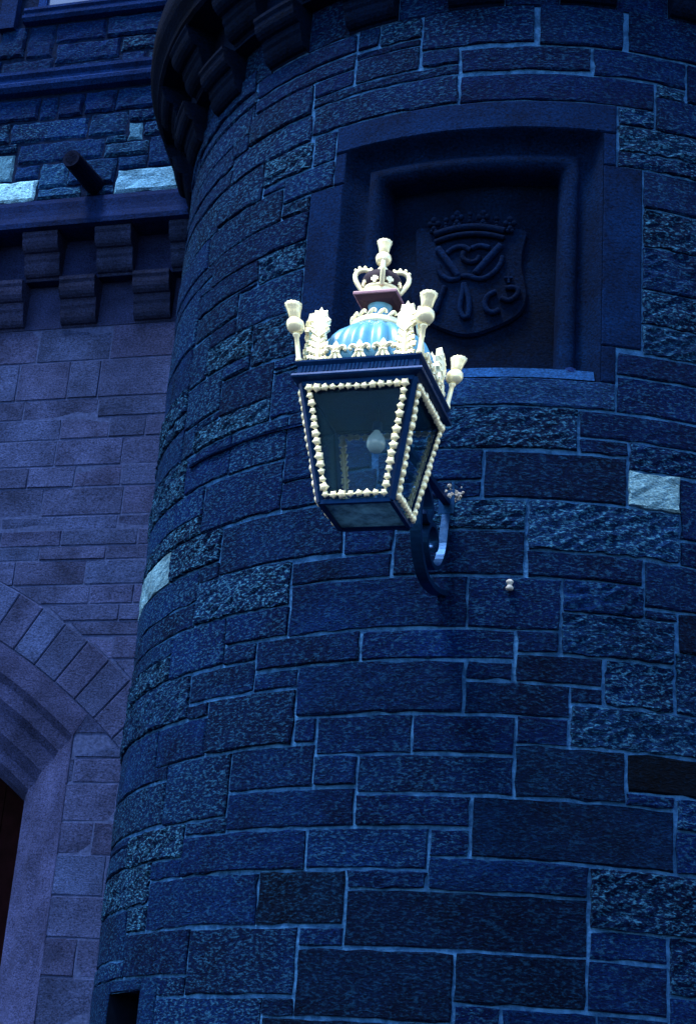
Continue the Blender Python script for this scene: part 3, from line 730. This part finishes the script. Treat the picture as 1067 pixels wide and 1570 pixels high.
# dome, collar, neck, tray
dm = MB()
dm.lathe([(.272, .670), (.278, .71), (.275, .76), (.264, .81), (.245, .85), (.216, .885), (.178, .915), (.146, .935), (.125, .948)], 120, lobes=18, amp=.10)
dm.build('fluted_dome', M_DOME, lan, smooth=True)
nk = MB(); nk.lathe([(.125, .945), (.128, .955), (.118, .962), (.098, .975), (.078, 1.0), (.062, 1.03), (.055, 1.06), (.058, 1.085), (.074, 1.105)], 28)
nk.build('neck', M_DOME, lan, smooth=True)
cl = MB(); cl.lathe([(.120, .945), (.133, .947), (.136, .960), (.136, .978), (.130, .984), (.118, .984)], 32)
clo = cl.build('gilt_collar', M_GOLD, lan, smooth=True)
for k in range(16):                            # running wave crest
    a = 2*math.pi*k/16
    pts = [(-.020, .980), (-.008, .992), (.002, 1.006), (.012, 1.010), (.019, 1.002), (.015, .994)]
    mb = MB(); mb.tube([((.131) * math.cos(a + t/.131), .131 * math.sin(a + t/.131), z) for t, z in smoothline(pts, 1)], [.007, .008, .009, .010, .010, .009, .009, .008, .008, .007, .007, .006][:len(smoothline(pts, 1))], 6)
    mb.build('wave_scroll', M_GOLD, clo)
tr = MB(); sqring(tr, [(.060, 1.088), (.080, 1.092), (.103, 1.1105)]); tr.build('plinth_soffit', M_PLUM_SHADED, lan)
tr = MB(); sqring(tr, [(.1035, 1.1108), (.109, 1.113), (.109, 1.122), (.107, 1.128), (.098, 1.132)])
tr.build('crown_plinth', M_PURPLE, lan)
# crown
cr = MB(); cr.lathe([(.082, 1.130), (.092, 1.134), (.088, 1.142), (.088, 1.166), (.093, 1.172), (.091, 1.180), (.080, 1.180)], 28)
cro = cr.build('crown', M_GOLD, lan, smooth=True)
cv = MB(); cv.lathe([(.080, 1.165), (.095, 1.20), (.100, 1.225), (.085, 1.255), (.05, 1.27), (.01, 1.272)], 20); cv.build('crown_cap', M_VELVET, cro, smooth=True)
for k in range(4):
    a = k * math.pi / 2 + rad(17) + LTH * 0
    prof_ = [(.088, 1.165), (.106, 1.19), (.126, 1.222), (.134, 1.250), (.126, 1.274), (.104, 1.288), (.075, 1.288), (.045, 1.278), (.018, 1.270), (0, 1.272)]
    pl_ = smoothline(prof_, 1)
    mb = MB(); mb.tube([(r_*math.cos(a), r_*math.sin(a), z) for r_, z in pl_], .0130, 8); mb.build('crown_arch', M_GOLD, cro, smooth=True)
    # pearls on the arch
    mb = MB()
    for r_, z in pl_[4:16:2]:
        mb.lathe([(.002, z + .008), (.009, z + .013), (.009, z + .02), (.003, z + .025)], 6, cx=(r_+.004)*math.cos(a), cy=(r_+.004)*math.sin(a))
    mb.build('pearls', M_GOLD, cro, smooth=True)
for k in range(8):                             # crosses and fleurs on the circlet
    a = k * math.pi / 4 + rad(17) + math.pi / 8
    mb = MB(); M3 = Matrix.Rotation(a, 3, 'Z')
    def tf(x, y, z): return tuple(M3 @ Vector((.093 + x, y, z)))
    mb.box(-.004, .004, -.006, .006, 1.178, 1.222, tf); mb.box(-.0035, .0045, -.019, .019, 1.192, 1.207, tf); mb.box(-.003, .005, -.010, .010, 1.186, 1.214, tf)
    mb.build('crown_cross', M_GOLD, cro)

def thistle(mb, base, h_stem, sc=1.0, lean=(0, 0)):
    bx, by, bz = base
    L = lambda z: (bx + lean[0]*(z - bz), by + lean[1]*(z - bz))
    def ring(prof, n=14, lob=0, amp=0):
        for (r0, z0), (r1, z1) in zip(prof[:-1], prof[1:]):
            pass
        vs = []
        for r_, z in prof:
            cx_, cy_ = L(z)
            for k in range(n):
                a = 2*math.pi*k/n; rr = r_ * (1 + (amp * math.cos(lob * a) if lob else 0)); vs.append((cx_ + rr*math.cos(a), cy_ + rr*math.sin(a), z))
        fs = [(i*n+k, i*n+(k+1) % n, (i+1)*n+(k+1) % n, (i+1)*n+k) for i in range(len(prof)-1) for k in range(n)]
        fs += [tuple(range(n-1, -1, -1)), tuple((len(prof)-1)*n + k for k in range(n))]
        mb.add(vs, fs)
    zt = bz + h_stem
    if h_stem > 0:
        ring([(.020*sc, bz - .005), (.016*sc, bz + .01), (.0125*sc, bz + .02), (.0115*sc, zt - .03), (.018*sc, zt - .022), (.018*sc, zt - .014), (.012*sc, zt - .010)], 10)
    return ring, zt

def thistle_obj(parent, base, h_stem, sc=1.0, lean=(0, 0), name='thistle'):
    mb = MB(); ring, zt = thistle(mb, base, h_stem, sc, lean)
    if h_stem <= 0: ring([(.014*sc, zt - .02), (.012*sc, zt - .008)])
    root = mb.build(name, M_GOLD, parent, smooth=True)
    b = MB(); ring2, _ = thistle(b, base, 0, sc, lean)
    ring2([(.010*sc, zt - .012), (.030*sc, zt - .004), (.041*sc, zt + .012*sc), (.044*sc, zt + .030*sc), (.040*sc, zt + .047*sc), (.028*sc, zt + .060*sc), (.018*sc, zt + .064*sc)], 16)
    b.build('thistle_bulb', M_GOLD, root, smooth=True)
    t = MB(); ring3, _ = thistle(t, base, 0, sc, lean)
    ring3([(.020*sc, zt + .060*sc), (.026*sc, zt + .070*sc), (.030*sc, zt + .095*sc), (.036*sc, zt + .118*sc), (.041*sc, zt + .132*sc), (.038*sc, zt + .137*sc), (.01, zt + .135*sc)], 24, 12, .06)
    t.build('thistle_tuft', M_GOLD, root, smooth=True)
    return root

orb = MB(); orb.lathe([(.006, 1.262), (.020, 1.268), (.027, 1.285), (.026, 1.302), (.016, 1.316), (.008, 1.322)], 14); orb.build('orb', M_GOLD, cro, smooth=True)
thistle_obj(lan, (0, 0, 1.325), 0.008, .92, name='thistle_finial')
RT = .668
for sx, sy in ((-1,-1),(1,-1),(1,1),(-1,1)):
    thistle_obj(lan, (sx*.288, sy*.288, RT), .150, 1.0, (sx*.14, sy*.14))

# thistle leaves and fleurs on the rim
def outline_solid(mb, pts, y0, th, tf):
    """flat relief ornament in x,z with thickness and a swollen middle"""
    m = len(pts); cx_ = sum(q[0] for q in pts)/m; cz = sum(q[1] for q in pts)/m
    vs = []
    for d, k in ((-th, .55), (-th*.5, 1.0), (th*.5, 1.0), (th, .55)):
        for x, z in pts: vs.append(tf(cx_ + (x-cx_)*k if k < 1 else x, y0 + d, cz + (z-cz)*k if k < 1 else z))
    fs = [(i*m+k, i*m+(k+1) % m, (i+1)*m+(k+1) % m, (i+1)*m+k) for i in range(3) for k in range(m)]
    vs.append(tf(cx_, y0 - th*1.2, cz)); vs.append(tf(cx_, y0 + th*1.2, cz)); c = len(vs)
    fs += [((k+1) % m, k, c-2) for k in range(m)] + [(3*m+k, 3*m+(k+1) % m, c-1) for k in range(m)]
    mb.add(vs, fs)
def disc(mb, x, z, r_, y0, th, tf, n=9):
    outline_solid(mb, [(x + r_*math.cos(2*math.pi*k/n), z + r_*math.sin(2*math.pi*k/n)) for k in range(n)], y0, th, tf)
def leaf_mesh():
    mb = MB(); idt = lambda x, y, z: (x, y, z)
    mb.tube([(0, 0, -.004), (0, -.004, .06), (0, 0, .16), (0, .004, .245)], [.010, .010, .009, .004], 6)
    # spiky upper leaf
    out = []; n = 10
    cx_, cz = 0, .185
    for k in range(2*n):
        a = math.pi/2 + 2*math.pi*k/(2*n); rr = 1.0 if k % 2 == 0 else .80
        out.append((cx_ + .043*rr*math.cos(a), cz + .086*rr*math.sin(a) * (1.08 if math.sin(a) > 0 else .9)))
    outline_solid(mb, out, 0, .016, idt)
    for sg in (-1, 1):                          # lower lobes: spiky leaflets
        for (z0_, an, ln, wd) in ((.006, 22, .050, .013), (.030, 40, .062, .016), (.060, 48, .058, .016), (.088, 58, .056, .015)):
            ca, sa = math.cos(rad(an)), math.sin(rad(an))
            prof_ = [(0, .25), (.18, .9), (.30, .55), (.45, 1.15), (.58, .6), (.72, .95), (.84, .4), (1.0, 0)]
            up_ = [(t * ln, w_ * wd) for t, w_ in prof_]; dn = [(t * ln, -w_ * wd) for t, w_ in prof_[-2::-1]]
            pts = [(sg * (u * ca - v * sa), z0_ + u * sa + v * ca) for u, v in up_ + dn]
            outline_solid(mb, pts if sg > 0 else pts[::-1], .003 * sg, .008, idt)
    for z, x in ((.14, .022), (.17, .03), (.2, .03), (.225, .02)):
        for sg in (-1, 1): mb.tube([(0, -.009, z - .02), (sg*x, -.012, z), (sg*x*1.4, -.006, z + .012)], [.003, .004, .002], 5)
    return mb.mesh('thistle_leaf', M_GOLD)
def fleur_mesh():
    mb = MB(); idt = lambda x, y, z: (x, y, z)
    outline_solid(mb, [(0, .088), (.010, .074), (.015, .060), (.010, .046), (.006, .038), (-.006, .038), (-.010, .046), (-.015, .060), (-.010, .074)], 0, .010, idt)
    for sg in (-1, 1):
        pts = [(sg*.004, .036), (sg*.012, .050), (sg*.024, .060), (sg*.036, .058), (sg*.041, .047), (sg*.034, .040)]
        mb.tube([(x, 0, z) for x, z in smoothline(pts, 1)], [.007, .008, .009, .010, .010, .010, .010, .010, .009, .009, .008, .007][:len(smoothline(pts, 1))], 6)
        mb.tube([(sg*.002, 0, .028), (sg*.014, 0, .020), (sg*.022, 0, .006), (sg*.028, 0, -.002)], [.007, .008, .008, .007], 6)
    outline_solid(mb, [(-.018, .028), (.018, .028), (.018, .040), (-.018, .040)], 0, .010, idt)
    mb.tube([(0, 0, .03), (0, 0, -.004)], .008, 6)
    return mb.mesh('fleur_de_lis', M_GOLD)
LEAF, FLEUR = leaf_mesh(), fleur_mesh()
for k in range(4):
    rot = Matrix.Rotation(k * math.pi / 2, 3, 'Z')
    for u in (-.114, 0, .114):
        o = link('fleur_de_lis', FLEUR, lan); o.location = rot @ Vector((u, -.284, RT)); o.rotation_euler = (0, 0, k*math.pi/2); o.scale = (1.15, 1.25, 1.1)
    for u in (-.205, .212):
        o = link('thistle_leaf', LEAF, lan); o.location = rot @ Vector((u, -.278, RT)); o.rotation_euler = (rad(-4), 0, k*math.pi/2 + (rad(8) if u < 0 else rad(-8))); o.scale = (1.18, 1.2, 1.06)
# bulb inside
sk = MB(); sk.lathe([(.006, .556), (.006, .47), (.022, .468), (.024, .43), (.016, .425)], 14); sko = sk.build('lamp_holder', M_NAVY, lan, smooth=False)
bl = MB(); bl.lathe([(.014, .43), (.018, .418), (.030, .405), (.042, .385), (.047, .362), (.043, .340), (.030, .322), (.012, .314)], 20); blo = bl.build('light_bulb', M_BULB, lan, smooth=True); blo.location.x = .028; sko.location.x = .028
# bracket: in the plane from the wall to the back of the lantern
WTH = rad(-15.4)
wallp = Vector((AX + R*math.sin(WTH), AY - R*math.cos(WTH), 0))
lw = Vector((LC[0], LC[1], 0))
dirv = (lw - wallp).normalized(); Ltot = (lw - wallp).length
inv = lan.matrix_basis.inverted()
bpy.context.view_layer.update()
inv = lan.matrix_world.inverted()
side = Vector((-dirv.y, dirv.x, 0))
def bp(rho, z, sd=0.0): return inv @ (wallp + dirv * rho + side * sd + Vector((0, 0, z)))
upv = inv.to_3x3() @ side
def spiral(c, r0, r1, a0, turns, n=40):
    return [(c[0] + (r0 + (r1-r0)*i/n) * math.cos(a0 + turns*2*math.pi*i/n), c[1] + (r0 + (r1-r0)*i/n) * math.sin(a0 + turns*2*math.pi*i/n)) for i in range(n+1)]
br = MB()
main = smoothline([(-.02, 4.43), (.12, 4.385), (.30, 4.365), (.42, 4.385), (.52, 4.46), (.58, 4.58), (.58, 4.72), (.55, 4.82), (.52, 4.86), (.42, 4.84), (.36, 4.77), (.38, 4.70), (.44, 4.67), (.49, 4.70)], 2)
br.tube([bp(a, z) for a, z in main], .024, 4, flat=(1.7, .9), up=upv)
brk = br.build('bracket_scroll', M_IRON, lan)
b2 = MB(); inner = smoothline([(-.02, 4.98), (.02, 4.80), (.06, 4.62), (.16, 4.50), (.30, 4.47), (.40, 4.53), (.42, 4.62), (.36, 4.69), (.27, 4.70), (.21, 4.65), (.22, 4.59), (.27, 4.57)], 2)
b2.tube([bp(a, z) for a, z in inner], .021, 4, flat=(1.6, .8), up=upv); b2.build('bracket_inner_scroll', M_IRON, lan)
b3 = MB(); b3.tube([bp(-.02, 4.95), bp(.6, 4.93), bp(Ltot - .25, 4.905)], .020, 4, flat=(1.4, 1.0), up=upv); b3.build('bracket_arm', M_IRON, lan)
b5 = MB(); up2 = smoothline([(.62, 4.82), (.80, 4.80), (.95, 4.70), (1.05, 4.52), (1.12, 4.36), (1.22, 4.33)], 2)
b5.tube([bp(a, z) for a, z in up2], .014, 4, flat=(1.4, .8), up=upv); b5.build('bracket_stay', M_IRON, lan)
b4 = MB()
for z0_, z1_ in ((4.88, 5.02),):
    b4.add([bp(r_, z, s_) for r_ in (-.03, .016) for z in (z0_, z1_) for s_ in (-.045, .045)], [(0,1,3,2),(4,6,7,5),(0,4,5,1),(2,3,7,6),(0,2,6,4),(1,5,7,3)])
b4.build('wall_plate', M_IRON, lan)

# ---------------------------------------------------------------- small fittings on the tower
tf_ = MB(); c = Vector(cp(-.655, 4.995, .004))
for i in range(70):
    d = Vector((random.gauss(0, .026), random.gauss(0, .005), random.gauss(0, .017))); r_ = random.uniform(.005, .013)
    vs = []; 
    for a in range(5):
        th = math.pi*a/4
        for b in range(7):
            ph = 2*math.pi*b/7; vs.append(c + d + Vector((math.sin(th)*math.cos(ph), math.sin(th)*math.sin(ph), math.cos(th))) * r_ * random.uniform(.7, 1.25))
    tf_.add(vs, [(a*7+b, a*7+(b+1) % 7, (a+1)*7+(b+1) % 7, (a+1)*7+b) for a in range(4) for b in range(7)])
tf_.build('mortar_lump', M_TUFT, tower, label='pale lump of mortar beside the lantern bracket')
fx = empty('wall_fitting', (AX + cp(-.337, 0, 0)[0], AY + cp(-.337, 0, 0)[1], 4.465), -.337/R, label='small white knob fixed to the tower right of the lantern bracket', category='knob')
mb = MB(); mb.lathe([(.018, -.030), (.022, -.018), (.013, -.006), (.012, .002), (.019, .010), (.020, .020), (.010, .028)], 12, cy=-.03); mb.build('knob', M_LEAD, fx, smooth=True)
mb = MB(); mb.tube([(0, .03, 0), (0, -.03, 0)], .011, 8); mb.build('pin', M_NAVY, fx)
